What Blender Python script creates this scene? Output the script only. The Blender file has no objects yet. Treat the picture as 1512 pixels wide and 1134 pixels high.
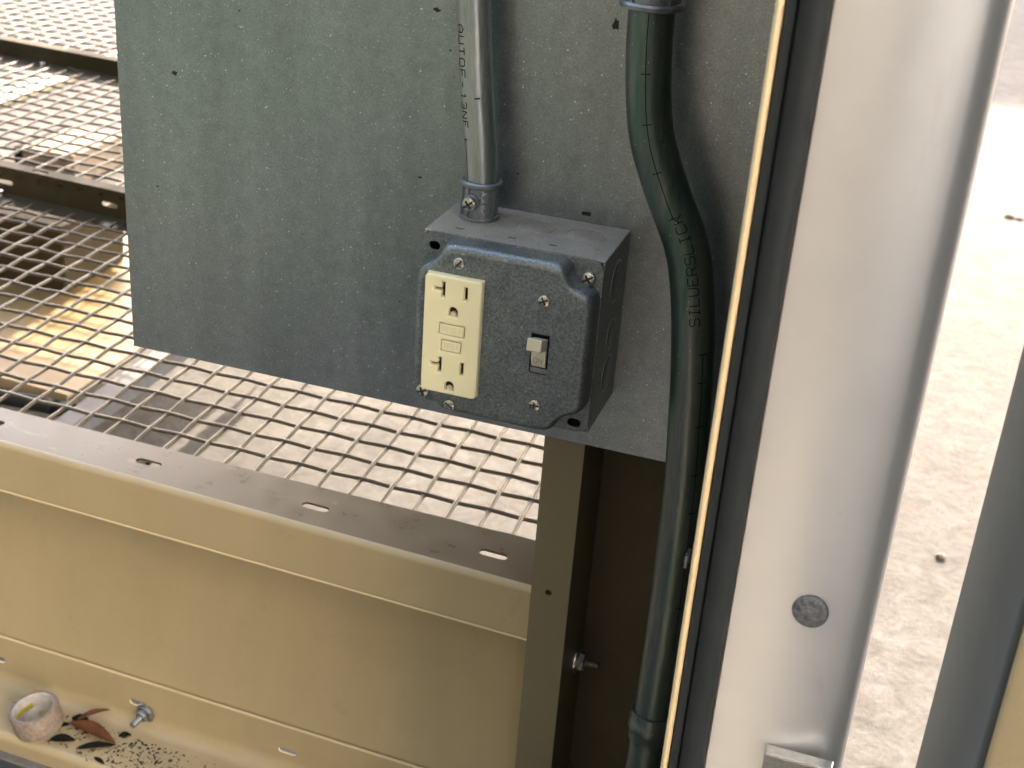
import bpy, math, random
from mathutils import Vector, Matrix
from math import pi, sin, cos, radians, sqrt, atan2, hypot

random.seed(7)
sc = bpy.context.scene
col = sc.collection
MM = 0.001

# ------------------------------------------------------------------ camera
cam_d = bpy.data.cameras.new('camera')
cam = bpy.data.objects.new('camera', cam_d)
col.objects.link(cam)
cam_d.sensor_fit = 'HORIZONTAL'
cam_d.sensor_width = 36.0
cam_d.lens = 36.0 * 2033.5 / 1512.0
cam_d.clip_start = 0.02
cam_d.clip_end = 500.0
R_ = Vector((0.94590874, 0.31703847, 0.06887138))
U_ = Vector((-0.19897444, 0.39923185, 0.89499894))
F_ = Vector((-0.25625344, 0.86029096, -0.44071945))
cam.matrix_world = Matrix(((R_.x, U_.x, -F_.x, 0.20093), (R_.y, U_.y, -F_.y, -0.71208),
                           (R_.z, U_.z, -F_.z, 0.30638), (0, 0, 0, 1)))
cam_d.dof.use_dof = True
cam_d.dof.focus_distance = 0.70
cam_d.dof.aperture_fstop = 19
sc.camera = cam

# ------------------------------------------------------------------ world, sun, exposure
SUN_EL = radians(27)
SUN_AZ = radians(-4)           # measured from +Y towards +X
w = bpy.data.worlds.new('World')
sc.world = w
w.use_nodes = True
nt = w.node_tree
nt.nodes.clear()
sky = nt.nodes.new('ShaderNodeTexSky')
sky.sky_type = 'NISHITA'
sky.sun_disc = False
sky.sun_elevation = SUN_EL
sky.sun_rotation = SUN_AZ
sky.dust_density = 2.5
sky.ozone_density = 0.6
bg = nt.nodes.new('ShaderNodeBackground')
bg.inputs['Strength'].default_value = 0.15
wo = nt.nodes.new('ShaderNodeOutputWorld')
nt.links.new(sky.outputs[0], bg.inputs[0])
nt.links.new(bg.outputs[0], wo.inputs[0])
sun_d = bpy.data.lights.new('sun', 'SUN')
sun_d.energy = 2.0
sun_d.angle = radians(0.5)
sun_d.color = (1.0, 0.94, 0.84)
sun = bpy.data.objects.new('sun', sun_d)
col.objects.link(sun)
sdir = Vector((sin(SUN_AZ) * cos(SUN_EL), cos(SUN_AZ) * cos(SUN_EL), sin(SUN_EL)))
sun.rotation_euler = sdir.to_track_quat('Z', 'Y').to_euler()
sc.view_settings.view_transform = 'Standard'
sc.view_settings.look = 'None'
sc.view_settings.exposure = 3.55
sc.view_settings.gamma = 1.0
sc.view_settings.use_curve_mapping = False
sc.view_settings.use_white_balance = True      # the phone balanced for open shade
sc.view_settings.white_balance_temperature = 7600
sc.view_settings.white_balance_tint = 16
sc.render.engine = 'CYCLES'
sc.cycles.use_denoising = True
sc.cycles.max_bounces = 10
sc.cycles.diffuse_bounces = 6
sc.cycles.glossy_bounces = 5


# ------------------------------------------------------------------ materials
class Mat:
    def __init__(self, name, rough=0.5, metal=0.0, spec=0.5):
        self.m = bpy.data.materials.new(name)
        self.m.use_nodes = True
        self.t = self.m.node_tree
        self.b = self.t.nodes['Principled BSDF']
        self.b.inputs['Roughness'].default_value = rough
        self.b.inputs['Metallic'].default_value = metal
        self.b.inputs['Specular IOR Level'].default_value = spec
        self.tc = self.t.nodes.new('ShaderNodeTexCoord').outputs['Object']

    def n(self, kind, **kw):
        nd = self.t.nodes.new(kind)
        for k, v in kw.items():
            setattr(nd, k, v)
        return nd

    def link(self, a, b):
        self.t.links.new(a, b)

    def coord(self, scale):
        mp = self.n('ShaderNodeMapping')
        mp.inputs['Scale'].default_value = scale
        self.link(self.tc, mp.inputs['Vector'])
        return mp.outputs[0]

    def noise(self, scale, detail=4, rough=0.6, stretch=None, dist=0.0):
        nd = self.n('ShaderNodeTexNoise')
        nd.inputs['Scale'].default_value = scale
        nd.inputs['Detail'].default_value = detail
        nd.inputs['Roughness'].default_value = rough
        nd.inputs['Distortion'].default_value = dist
        self.link(self.coord(stretch) if stretch else self.tc, nd.inputs['Vector'])
        return nd.outputs['Fac']

    def ramp(self, fac, stops):
        r = self.n('ShaderNodeValToRGB')
        e = r.color_ramp.elements
        while len(e) < len(stops):
            e.new(0.5)
        for i, (p, c) in enumerate(stops):
            e[i].position = p
            e[i].color = (c[0], c[1], c[2], 1) if isinstance(c, (tuple, list)) else (c, c, c, 1)
        self.link(fac, r.inputs['Fac'])
        return r.outputs['Color']

    def mix(self, fac, a, b, mode='MIX'):
        m = self.n('ShaderNodeMix', data_type='RGBA', blend_type=mode)
        for s, v in ((m.inputs[0], fac), (m.inputs[6], a), (m.inputs[7], b)):
            if isinstance(v, (int, float)):
                s.default_value = v
            elif isinstance(v, (tuple, list)):
                s.default_value = (v[0], v[1], v[2], 1)
            else:
                self.link(v, s)
        return m.outputs[2]

    def base(self, c):
        if isinstance(c, (tuple, list)):
            self.b.inputs['Base Color'].default_value = (c[0], c[1], c[2], 1)
        else:
            self.link(c, self.b.inputs['Base Color'])
        return self

    def rough(self, f):
        self.link(f, self.b.inputs['Roughness'])
        return self

    def bump(self, h, strength=0.2, dist=0.0005):
        b = self.n('ShaderNodeBump')
        b.inputs['Strength'].default_value = strength
        b.inputs['Distance'].default_value = dist
        self.link(h, b.inputs['Height'])
        self.link(b.outputs[0], self.b.inputs['Normal'])
        return self


def specks(m, scale, size, keep):
    """1 inside a sparse set of small round grains"""
    v = m.n('ShaderNodeTexVoronoi')
    v.inputs['Scale'].default_value = scale
    m.link(m.tc, v.inputs['Vector'])
    a = m.ramp(v.outputs['Distance'], [(size * 0.6, 1.0), (size, 0.0)])
    sep = m.n('ShaderNodeSeparateColor')
    m.link(v.outputs['Color'], sep.inputs[0])
    g = m.ramp(sep.outputs[0], [(keep, 1.0), (keep + 0.02, 0.0)])
    return m.mix(1.0, a, g, 'MULTIPLY')


def galv(name, c0, c1, c2, metal, rough, speck=None, fine=900):
    m = Mat(name, rough, metal)
    big = m.noise(11, 5, 0.6)
    c = m.ramp(big, [(0.30, c0), (0.52, c1), (0.72, c2)])
    fn = m.noise(fine, 3, 0.7)
    c = m.mix(0.7, c, m.ramp(fn, [(0.32, 0.22), (0.68, 0.80)]), 'OVERLAY')
    mid = m.noise(95, 7, 0.8)
    c = m.mix(0.4, c, m.ramp(mid, [(0.33, 0.28), (0.67, 0.72)]), 'OVERLAY')
    dust = m.noise(24, 7, 0.7, dist=0.6)
    c = m.mix(m.ramp(dust, [(0.55, 0.0), (0.75, 0.35)]), c, (0.30, 0.285, 0.25))
    if speck:
        c = m.mix(specks(m, speck[0], speck[1], speck[2]), c, (0.85, 0.88, 0.86))
    m.base(c)
    m.rough(m.ramp(mid, [(0.3, rough - 0.07), (0.7, rough + 0.1)]))
    m.bump(fn, 0.12, 0.0002)
    return m.m


def paint(name, ca, cb, rough, dirt=0.35, spec=0.5):
    m = Mat(name, rough, 0.0, spec)
    c = m.ramp(m.noise(6, 5, 0.6), [(0.3, ca), (0.7, cb)])
    run = m.noise(30, 5, 0.7, (1.0, 1.0, 0.10))
    c = m.mix(0.09, c, m.ramp(run, [(0.35, 0.36), (0.66, 0.62)]), 'OVERLAY')
    d = m.noise(45, 8, 0.75, dist=0.4)
    c = m.mix(m.ramp(d, [(0.60, 0.0), (0.80, dirt)]), c, (0.16, 0.12, 0.07))
    sm = m.noise(9, 7, 0.7, (1, 1, 1.6), 1.0)
    c = m.mix(m.ramp(sm, [(0.56, 0.0), (0.78, dirt * 0.6)]), c, (0.22, 0.185, 0.13))
    fl = m.noise(330, 4, 0.6)
    c = m.mix(m.ramp(fl, [(0.70, 0.0), (0.76, dirt)]), c, (0.13, 0.10, 0.07))
    g = m.noise(1500, 2, 0.6)
    c = m.mix(0.14, c, m.ramp(g, [(0.3, 0.3), (0.7, 0.7)]), 'OVERLAY')
    m.base(c)
    m.rough(m.ramp(sm, [(0.3, rough - 0.06), (0.75, rough + 0.16)]))
    bh = m.mix(0.15, m.noise(7, 2, 0.4), m.noise(420, 3, 0.5))
    m.bump(bh, 0.25, 0.0008)
    return m.m


def plain(name, c, rough, metal=0.0, spec=0.5, var=0.3, scale=120):
    m = Mat(name, rough, metal, spec)
    k = tuple(x * (1 - var) for x in c)
    m.base(m.ramp(m.noise(scale, 5, 0.65), [(0.3, k), (0.7, c)]))
    m.bump(m.noise(scale * 5, 2), 0.06, 0.0003)
    return m.m


M = {}
def panel_mat():
    m = Mat('galvanized_panel', 0.33, 0.92)
    c = m.ramp(m.noise(3.2, 5, 0.6, dist=0.4), [(0.30, (0.255, 0.292, 0.300)), (0.50, (0.295, 0.33, 0.338)), (0.72, (0.335, 0.362, 0.37))])
    run = m.noise(20, 5, 0.65, (1.0, 1.0, 0.12))
    c = m.mix(0.36, c, m.ramp(run, [(0.32, 0.32), (0.68, 0.66)]), 'OVERLAY')
    mid = m.noise(110, 6, 0.8)
    c = m.mix(0.34, c, m.ramp(mid, [(0.33, 0.28), (0.67, 0.70)]), 'OVERLAY')
    fn = m.noise(800, 3, 0.75)
    c = m.mix(0.42, c, m.ramp(fn, [(0.32, 0.24), (0.68, 0.76)]), 'OVERLAY')
    blot = m.ramp(m.noise(13, 8, 0.78, (1, 1, 0.7), 1.0), [(0.57, 0.0), (0.72, 0.32)])
    c = m.mix(blot, c, (0.42, 0.43, 0.42))
    c = m.mix(specks(m, 430, 0.15, 0.32), c, (0.80, 0.84, 0.82))
    c = m.mix(specks(m, 200, 0.10, 0.45), c, (0.95, 0.97, 0.95))
    m.base(c)
    m.rough(m.ramp(mid, [(0.3, 0.29), (0.7, 0.42)]))
    m.bump(fn, 0.15, 0.0002)
    return m.m


M['panel'] = panel_mat()
M['box'] = galv('galvanized_box', (0.128, 0.153, 0.158), (0.168, 0.194, 0.199), (0.21, 0.235, 0.24), 0.6, 0.36, (420, 0.12, 0.2), 800)
M['rivet'] = plain('grainy_zinc', (0.30, 0.32, 0.34), 0.5, 0.7, var=0.75, scale=420)
M['dusty'] = galv('toplit_dusty_box', (0.25, 0.235, 0.20), (0.30, 0.285, 0.245), (0.35, 0.33, 0.29), 0.1, 0.6, None, 1300)  # dust, lightened further to stand in for light from above
M['zinc'] = plain('zinc_plated', (0.62, 0.62, 0.58), 0.25, 0.95, var=0.35, scale=300)
M['dull_zinc'] = plain('dull_zinc', (0.34, 0.36, 0.37), 0.42, 0.8, var=0.45, scale=260)
M['dark_zinc'] = plain('weathered_zinc', (0.13, 0.13, 0.135), 0.6, 0.1, var=0.3, scale=90)
M['cast'] = plain('cast_zinc', (0.27, 0.30, 0.32), 0.38, 0.7, var=0.35, scale=240)
M['tan'] = paint('tan_paint', (0.365, 0.285, 0.162), (0.405, 0.318, 0.185), 0.33)
M['tan_edge'] = paint('tan_paint_edge', (0.62, 0.49, 0.29), (0.68, 0.54, 0.33), 0.30, 0.1)
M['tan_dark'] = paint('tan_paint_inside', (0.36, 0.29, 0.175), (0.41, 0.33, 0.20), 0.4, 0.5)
M['tan_post_shade'] = paint('shaded_tan_paint', (0.165, 0.138, 0.083), (0.195, 0.163, 0.098), 0.38, 0.4)  # tan darkened: the shade below the outlet box is in the colour
M['gold_tan'] = paint('golden_tan_paint', (0.26, 0.175, 0.07), (0.31, 0.21, 0.085), 0.4, 0.5)
M['wire'] = plain('painted_wire', (0.10, 0.078, 0.047), 0.38, 0.15, var=0.35, scale=60)
M['ivory'] = plain('ivory_plastic', (0.80, 0.745, 0.48), 0.36, var=0.05, scale=40)
M['almond'] = plain('almond_plastic', (0.66, 0.62, 0.47), 0.32, var=0.08, scale=60)
M['dark'] = plain('dark_recess', (0.012, 0.010, 0.009), 0.6)
M['groove'] = plain('dull_dark_groove', (0.05, 0.048, 0.042), 0.6, 0.3, var=0.5, scale=400)  # dull dark grey for screw slots
M['ink'] = plain('green_black_ink', (0.006, 0.013, 0.012), 0.7, 0.0, 0.2)
M['rubber'] = plain('black_rubber', (0.020, 0.025, 0.027), 0.6, 0.0, 0.25, var=0.25, scale=80)
M['grey'] = plain('grey_coated_edge', (0.10, 0.112, 0.11), 0.8, 0.0, 0.15, var=0.2, scale=20)
M['scratch'] = plain('bare_scratch', (0.36, 0.38, 0.37), 0.4, 0.5)
M['leaf'] = plain('dry_leaf', (0.19, 0.07, 0.03), 0.75, 0.0, 0.2, var=0.6, scale=180)
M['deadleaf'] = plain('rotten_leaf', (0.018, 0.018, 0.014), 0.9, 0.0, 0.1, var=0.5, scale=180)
M['soil'] = plain('soil_specks', (0.085, 0.058, 0.034), 0.9, var=0.85, scale=160)
M['card'] = plain('tape_side', (0.36, 0.28, 0.22), 0.8, var=0.5, scale=300)
M['core'] = plain('tape_core', (0.66, 0.62, 0.58), 0.55, var=0.3, scale=220)
M['yellow'] = plain('yellow_print', (0.62, 0.52, 0.06), 0.55, var=0.3, scale=300)
M['wood'] = plain('weathered_wood', (0.34, 0.25, 0.17), 0.8, var=0.45, scale=30)
M['foliage'] = plain('hedge_leaves', (0.045, 0.075, 0.064), 0.5, var=0.5, scale=4)
M['brown'] = paint('shade_brown_paint', (0.07, 0.057, 0.035), (0.09, 0.073, 0.045), 0.55, 0.3, 0.2)  # tan darkened to carry the shade of recesses and undersides
M['beam_shade'] = paint('shaded_beam_paint', (0.045, 0.035, 0.02), (0.058, 0.045, 0.026), 0.6, 0.3, 0.1)  # shade on the far beams is put into this paint
M['asphalt'] = plain('asphalt', (0.032, 0.040, 0.052), 0.85, var=0.4, scale=60)
M['render_white'] = plain('pale_render', (0.62, 0.64, 0.66), 0.85, var=0.08, scale=3)
M['paving'] = plain('pale_paving', (0.52, 0.43, 0.29), 0.85, var=0.2, scale=8)
M['black_paint'] = plain('black_paint', (0.016, 0.016, 0.015), 0.6, var=0.3, scale=10)
M['lawn'] = plain('lawn_green', (0.075, 0.125, 0.105), 0.8, var=0.4, scale=30)
M['stone'] = plain('pebble_grey', (0.12, 0.10, 0.08), 0.8, var=0.4, scale=90)


def conduit_mat(name, green, shade_dim=1.0):
    m = Mat(name, 0.34, 0.75)
    st = m.noise(14, 5, 0.65, (60, 60, 6))
    c = m.ramp(st, [(0.3, tuple(x * shade_dim for x in (0.27, 0.30, 0.29))), (0.7, tuple(x * shade_dim for x in (0.40, 0.43, 0.41)))])
    g = m.ramp(m.noise(3.0, 4, 0.6, (22, 22, 2.2)), [(0.50 - green, 0.0), (0.66 - green * 0.5, 0.75)])
    c = m.mix(g, c, (0.07 * shade_dim, 0.22 * shade_dim, 0.165 * shade_dim))
    c = m.mix(specks(m, 420, 0.12, 0.2), c, (0.62, 0.64, 0.6))
    d = m.noise(160, 6, 0.75, (1, 1, 0.4))
    c = m.mix(m.ramp(d, [(0.66, 0.0), (0.72, 0.8)]), c, (0.05, 0.05, 0.045))
    m.base(c)
    m.rough(m.ramp(st, [(0.3, 0.28), (0.7, 0.42)]))
    return m.m


M['emt'] = conduit_mat('conduit_steel', 0.0)
M['emt_green_shade'] = conduit_mat('conduit_steel_green_shade', 0.11, 0.46)  # steel dimmed: shade of the recess put into the thick conduit's colour

m = Mat('concrete_ground', 0.9)
c = m.ramp(m.noise(2.2, 8, 0.65), [(0.3, (0.05, 0.048, 0.044)), (0.7, (0.083, 0.081, 0.076))])
c = m.mix(0.75, c, m.ramp(m.noise(26, 10, 0.82, dist=0.7), [(0.34, 0.10), (0.66, 0.80)]), 'OVERLAY')
c = m.mix(m.ramp(m.noise(8, 8, 0.8, dist=1.4), [(0.54, 0.0), (0.72, 0.75)]), c, (0.027, 0.023, 0.018))
c = m.mix(specks(m, 60, 0.16, 0.14), c, (0.03, 0.026, 0.02))
c = m.mix(specks(m, 130, 0.13, 0.16), c, (0.04, 0.034, 0.026))
m.base(c)
m.bump(m.noise(45, 9, 0.8), 0.7, 0.006)
M['ground'] = m.m

m = Mat('satin_steel', 0.34, 0.55)
c = m.ramp(m.noise(10, 6, 0.65), [(0.3, (0.67, 0.655, 0.63)), (0.7, (0.75, 0.735, 0.71))])
c = m.mix(m.ramp(m.noise(22, 7, 0.7, (1, 1, 0.25), 0.6), [(0.60, 0.0), (0.80, 0.35)]), c, (0.40, 0.32, 0.20))
c = m.mix(m.ramp(m.noise(210, 6, 0.7), [(0.69, 0.0), (0.76, 0.5)]), c, (0.28, 0.25, 0.21))
m.base(c)
m.rough(m.ramp(m.noise(30, 6, 0.7, (1, 1, 0.3)), [(0.3, 0.28), (0.7, 0.44)]))
m.bump(m.noise(12, 3, 0.5), 0.2, 0.0012)
M['satin'] = m.m

m = Mat('flange_paint', 0.34, 0.0, 0.2)
c = m.ramp(m.noise(7, 4, 0.6), [(0.3, (0.065, 0.053, 0.035)), (0.7, (0.08, 0.065, 0.043))])
c = m.mix(m.ramp(m.noise(16, 6, 0.7, (1, 2.6, 1), 1.2), [(0.62, 0.0), (0.72, 0.8)]), c, (0.20, 0.15, 0.08))
c = m.mix(m.ramp(m.noise(90, 8, 0.75), [(0.60, 0.0), (0.75, 0.5)]), c, (0.10, 0.09, 0.075))
m.base(c)
m.rough(m.ramp(m.noise(40, 5, 0.7), [(0.3, 0.24), (0.7, 0.40)]))
M['flange'] = m.m


# ------------------------------------------------------------------ mesh helpers (all in millimetres)
class MB:
    def __init__(self):
        self.v = []
        self.f = []

    def add(self, vs, fs):
        o = len(self.v)
        self.v += [tuple(p) for p in vs]
        self.f += [tuple(i + o for i in q) for q in fs]
        return self

    def box(self, x0, x1, y0, y1, z0, z1):
        vs = [(x, y, z) for z in (z0, z1) for y in (y0, y1) for x in (x0, x1)]
        return self.add(vs, [(0, 2, 3, 1), (4, 5, 7, 6), (0, 1, 5, 4), (2, 6, 7, 3), (0, 4, 6, 2), (1, 3, 7, 5)])

    def prism(self, pts, z0, z1):
        """closed xy outline (counter-clockwise) drawn up along z"""
        n = len(pts)
        vs = [(x, y, z0) for x, y in pts] + [(x, y, z1) for x, y in pts]
        fs = [(i, (i + 1) % n, n + (i + 1) % n, n + i) for i in range(n)]
        fs += [tuple(range(n - 1, -1, -1)), tuple(range(n, 2 * n))]
        return self.add(vs, fs)

    def lathe(self, prof, org=(0, 0, 0), axis=(0, 0, 1), n=32, a0=0.0, a1=2 * pi):
        ax = Vector(axis).normalized()
        t = Vector((1, 0, 0)) if abs(ax.x) < 0.9 else Vector((0, 1, 0))
        e1 = ax.cross(t).normalized()
        e2 = ax.cross(e1)
        o = Vector(org)
        full = abs(a1 - a0 - 2 * pi) < 1e-6
        k = n if full else n + 1
        vs, fs = [], []
        for j in range(k):
            a = a0 + (a1 - a0) * j / n
            d = e1 * cos(a) + e2 * sin(a)
            for r, h in prof:
                vs.append(o + d * max(r, 1e-4) + ax * h)
        p = len(prof)
        for j in range(n):
            j2 = (j + 1) % k
            for i in range(p - 1):
                fs.append((j * p + i, j2 * p + i, j2 * p + i + 1, j * p + i + 1))
        return self.add(vs, fs)

    def cyl(self, org, axis, r, h, n=32, b=0.0):
        if b:
            prof = [(0, 0), (r, 0), (r, h - b), (r - b * 0.35, h - b * 0.3), (r - b, h), (0, h)]
        else:
            prof = [(0, 0), (r, 0), (r, h), (0, h)]
        return self.lathe(prof, org, axis, n)

    def blob(self, c, rx, ry, rz, n=10, rings=6, jit=0.0):
        vs, fs = [], []
        for i in range(rings + 1):
            ph = -pi / 2 + pi * i / rings
            for j in range(n):
                a = 2 * pi * j / n
                k = 1 + random.uniform(-jit, jit)
                vs.append((c[0] + rx * k * cos(ph) * cos(a), c[1] + ry * k * cos(ph) * sin(a), c[2] + rz * k * sin(ph)))
        for i in range(rings):
            for j in range(n):
                fs.append((i * n + j, i * n + (j + 1) % n, (i + 1) * n + (j + 1) % n, (i + 1) * n + j))
        return self.add(vs, fs)

    def mesh(self, name, angle=35):
        me = bpy.data.meshes.new(name)
        me.from_pydata([(x * MM, y * MM, z * MM) for x, y, z in self.v], [], self.f)
        me.validate()
        me.update()
        me.shade_smooth()
        me.set_sharp_from_angle(angle=radians(angle))
        return me


def obj(name, me, mat, parent=None, bevel=0.0, loc=None, rot=None, seg=2):
    if isinstance(me, MB):
        me = me.mesh(name)
    if not me.materials:
        me.materials.append(M[mat] if isinstance(mat, str) else mat)
    o = bpy.data.objects.new(name, me)
    col.objects.link(o)
    if parent:
        o.parent = parent
    if loc:
        o.location = [c * MM for c in loc]
    if rot:
        o.rotation_euler = rot
    if bevel:
        bv = o.modifiers.new('bevel', 'BEVEL')
        bv.width = bevel * MM
        bv.segments = seg
        bv.limit_method = 'ANGLE'
        bv.angle_limit = radians(40)
    return o


def tag(o, label, cat, group=None):
    o['label'] = label
    o['category'] = cat
    if group:
        o['group'] = group
    return o


def thing(name, label, cat, loc=(0, 0, 0), rot=(0, 0, 0), group=None):
    o = bpy.data.objects.new(name, None)
    o.empty_display_size = 0.02
    col.objects.link(o)
    o.location = [c * MM for c in loc]
    o.rotation_euler = rot
    return tag(o, label, cat, group)


def plate(name, outline, holes, t, bevel=0.0, sub=None):
    """flat plate in xy with real holes, thickness t centred on z = 0; mesh in metres"""
    cu = bpy.data.curves.new(name, 'CURVE')
    cu.dimensions = '2D'
    cu.fill_mode = 'BOTH'
    cu.extrude = max(t / 2 - bevel, 0.01)
    cu.bevel_depth = bevel
    cu.bevel_resolution = 1
    cu.offset = -bevel
    for poly in [outline] + list(holes):
        sp = cu.splines.new('POLY')
        sp.points.add(len(poly) - 1)
        for p, (x, y) in zip(sp.points, poly):
            p.co = (x, y, 0, 1)
        sp.use_cyclic_u = True
    tmp = bpy.data.objects.new(name, cu)
    col.objects.link(tmp)
    dg = bpy.context.evaluated_depsgraph_get()
    me = bpy.data.meshes.new_from_object(tmp.evaluated_get(dg), depsgraph=dg)
    col.objects.unlink(tmp)
    bpy.data.objects.remove(tmp)
    bpy.data.curves.remove(cu)
    me.materials.clear()
    me.transform(Matrix.Scale(MM, 4))
    me.shade_smooth()
    me.set_sharp_from_angle(angle=radians(30))
    return me


def turn(me, mat4):
    me.transform(mat4)
    return me


# plate drawn in (x, z) of the wall, facing -y
def upright(me, y):
    return turn(me, Matrix(((1, 0, 0, 0), (0, 0, -1, y * MM), (0, 1, 0, 0), (0, 0, 0, 1))))


def rrect(x0, x1, z0, z1, r, n=6):
    pts = []
    for cx, cz, a in ((x1 - r, z1 - r, 0), (x0 + r, z1 - r, 90), (x0 + r, z0 + r, 180), (x1 - r, z0 + r, 270)):
        for i in range(n + 1):
            t = radians(a + 90 * i / n)
            pts.append((cx + r * cos(t), cz + r * sin(t)))
    return pts


def slot_hole(cx, cy, l, wd, n=8):
    return rrect(cx - l / 2, cx + l / 2, cy - wd / 2, cy + wd / 2, wd / 2 - 0.01, n)


def disc(cx, cy, r, n=20):
    return [(cx + r * cos(2 * pi * i / n), cy + r * sin(2 * pi * i / n)) for i in range(n)]


class Tube:
    """round tube along a smooth path; keeps its frames so that print can follow it"""
    def __init__(self, ctrl, r, step=2.0):
        P = [Vector(c) for c in ctrl]
        pts = []
        for i in range(len(P) - 1):
            p0 = P[max(i - 1, 0)]
            p1, p2 = P[i], P[i + 1]
            p3 = P[min(i + 2, len(P) - 1)]
            k = max(2, int((p2 - p1).length / step))
            # cubic with chord-length tangents
            m1 = (p2 - p0) / max((p2 - p1).length + (p1 - p0).length, 1e-6) * (p2 - p1).length
            m2 = (p3 - p1) / max((p3 - p2).length + (p2 - p1).length, 1e-6) * (p2 - p1).length
            for j in range(k):
                t = j / k
                t2, t3 = t * t, t * t * t
                pts.append(p1 * (2 * t3 - 3 * t2 + 1) + m1 * (t3 - 2 * t2 + t) + p2 * (3 * t2 - 2 * t3) + m2 * (t3 - t2))
        pts.append(P[-1])
        for _ in range(6):
            pts = [pts[0]] + [(pts[i - 1] + pts[i] * 2 + pts[i + 1]) / 4 for i in range(1, len(pts) - 1)] + [pts[-1]]
        self.p = pts
        self.r = r
        self.s = [0.0]
        for i in range(1, len(pts)):
            self.s.append(self.s[-1] + (pts[i] - pts[i - 1]).length)
        self.fr = []
        for i in range(len(pts)):
            d = (pts[min(i + 1, len(pts) - 1)] - pts[max(i - 1, 0)]).normalized()
            e1 = (Vector((1, 0, 0)) - d * d.x).normalized()      # points to +x
            e2 = e1.cross(d).normalized()
            if e2.y > 0:
                e2 = -e2                                          # points to the viewer's side (-y)
            self.fr.append((d, e1, e2))

    def mb(self, n=28):
        b = MB()
        vs, fs = [], []
        for p, (d, e1, e2) in zip(self.p, self.fr):
            for j in range(n):
                a = 2 * pi * j / n
                vs.append(p + (e1 * cos(a) + e2 * sin(a)) * self.r)
        k = len(self.p)
        for i in range(k - 1):
            for j in range(n):
                fs.append((i * n + j, i * n + (j + 1) % n, (i + 1) * n + (j + 1) % n, (i + 1) * n + j))
        return b.add(vs, fs)

    def at(self, s, a, lift=0.08):
        """s along the tube, a = angle from +x towards the viewer"""
        lo, hi = 0, len(self.s) - 1
        s = min(max(s, 0.001), self.s[-1] - 0.001)
        while hi - lo > 1:
            mid = (lo + hi) // 2
            if self.s[mid] <= s:
                lo = mid
            else:
                hi = mid
        t = (s - self.s[lo]) / max(self.s[hi] - self.s[lo], 1e-9)
        p = self.p[lo].lerp(self.p[hi], t)
        e1 = self.fr[lo][1].lerp(self.fr[hi][1], t).normalized()
        e2 = self.fr[lo][2].lerp(self.fr[hi][2], t).normalized()
        nrm = e1 * cos(a) + e2 * sin(a)
        return p + nrm * (self.r + lift), nrm


GL = {  # strokes on a 4 x 6 grid
    'S': [[(4, 5.2), (3.2, 6), (.8, 6), (0, 5.2), (0, 3.8), (.8, 3), (3.2, 3), (4, 2.2), (4, .8), (3.2, 0), (.8, 0), (0, .8)]],
    'I': [[(2, 0), (2, 6)], [(.8, 0), (3.2, 0)], [(.8, 6), (3.2, 6)]],
    'L': [[(0, 6), (0, 0), (4, 0)]],
    'V': [[(0, 6), (0, 1.2), (1, 0), (3, 0), (4, 1.2), (4, 6)]],
    'E': [[(4, 6), (0, 6), (0, 0), (4, 0)], [(0, 3), (3, 3)]],
    'R': [[(0, 0), (0, 6), (3.2, 6), (4, 5.2), (4, 3.8), (3.2, 3), (0, 3)], [(2, 3), (4, 0)]],
    'C': [[(4, 5.2), (3.2, 6), (.8, 6), (0, 5.2), (0, .8), (.8, 0), (3.2, 0), (4, .8)]],
    'K': [[(0, 0), (0, 6)], [(4, 6), (0, 2.6)], [(1.4, 3.6), (4, 0)]],
    'A': [[(0, 0), (0, 4.4), (2, 6), (4, 4.4), (4, 0)], [(0, 2.4), (4, 2.4)]],
    'U': [[(0, 6), (0, .8), (.8, 0), (3.2, 0), (4, .8), (4, 6)]],
    'T': [[(0, 6), (4, 6)], [(2, 6), (2, 0)]],
    'O': [[(.8, 0), (3.2, 0), (4, .8), (4, 5.2), (3.2, 6), (.8, 6), (0, 5.2), (0, .8), (.8, 0)]],
    'D': [[(0, 0), (0, 6), (2.8, 6), (4, 4.8), (4, 1.2), (2.8, 0), (0, 0)]],
    'F': [[(0, 0), (0, 6), (4, 6)], [(0, 3.2), (3, 3.2)]],
    '-': [[(.6, 3), (3.4, 3)]],
    '1': [[(.8, 4.8), (2, 6), (2, 0)]],
    '3': [[(0, 5.2), (.8, 6), (3.2, 6), (4, 5.2), (4, 3.8), (3.2, 3), (1.4, 3)], [(3.2, 3), (4, 2.2), (4, .8), (3.2, 0), (.8, 0), (0, .8)]],
    'N': [[(0, 0), (0, 6), (4, 0), (4, 6)]],
    'H': [[(0, 0), (0, 6)], [(4, 0), (4, 6)], [(0, 3), (4, 3)]],
    'X': [[(0, 0), (4, 6)], [(0, 6), (4, 0)]],
}


def strokes(text, h, adv=1.45, wid=0.66):
    """list of polylines (u right, v up) in mm for a line of text of cap height h"""
    out, u = [], 0.0
    for ch in text:
        if ch in GL:
            for st in GL[ch]:
                out.append([(u + x / 4 * h * wid, y / 6 * h) for x, y in st])
        u += h * wid * adv
    return out


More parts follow.
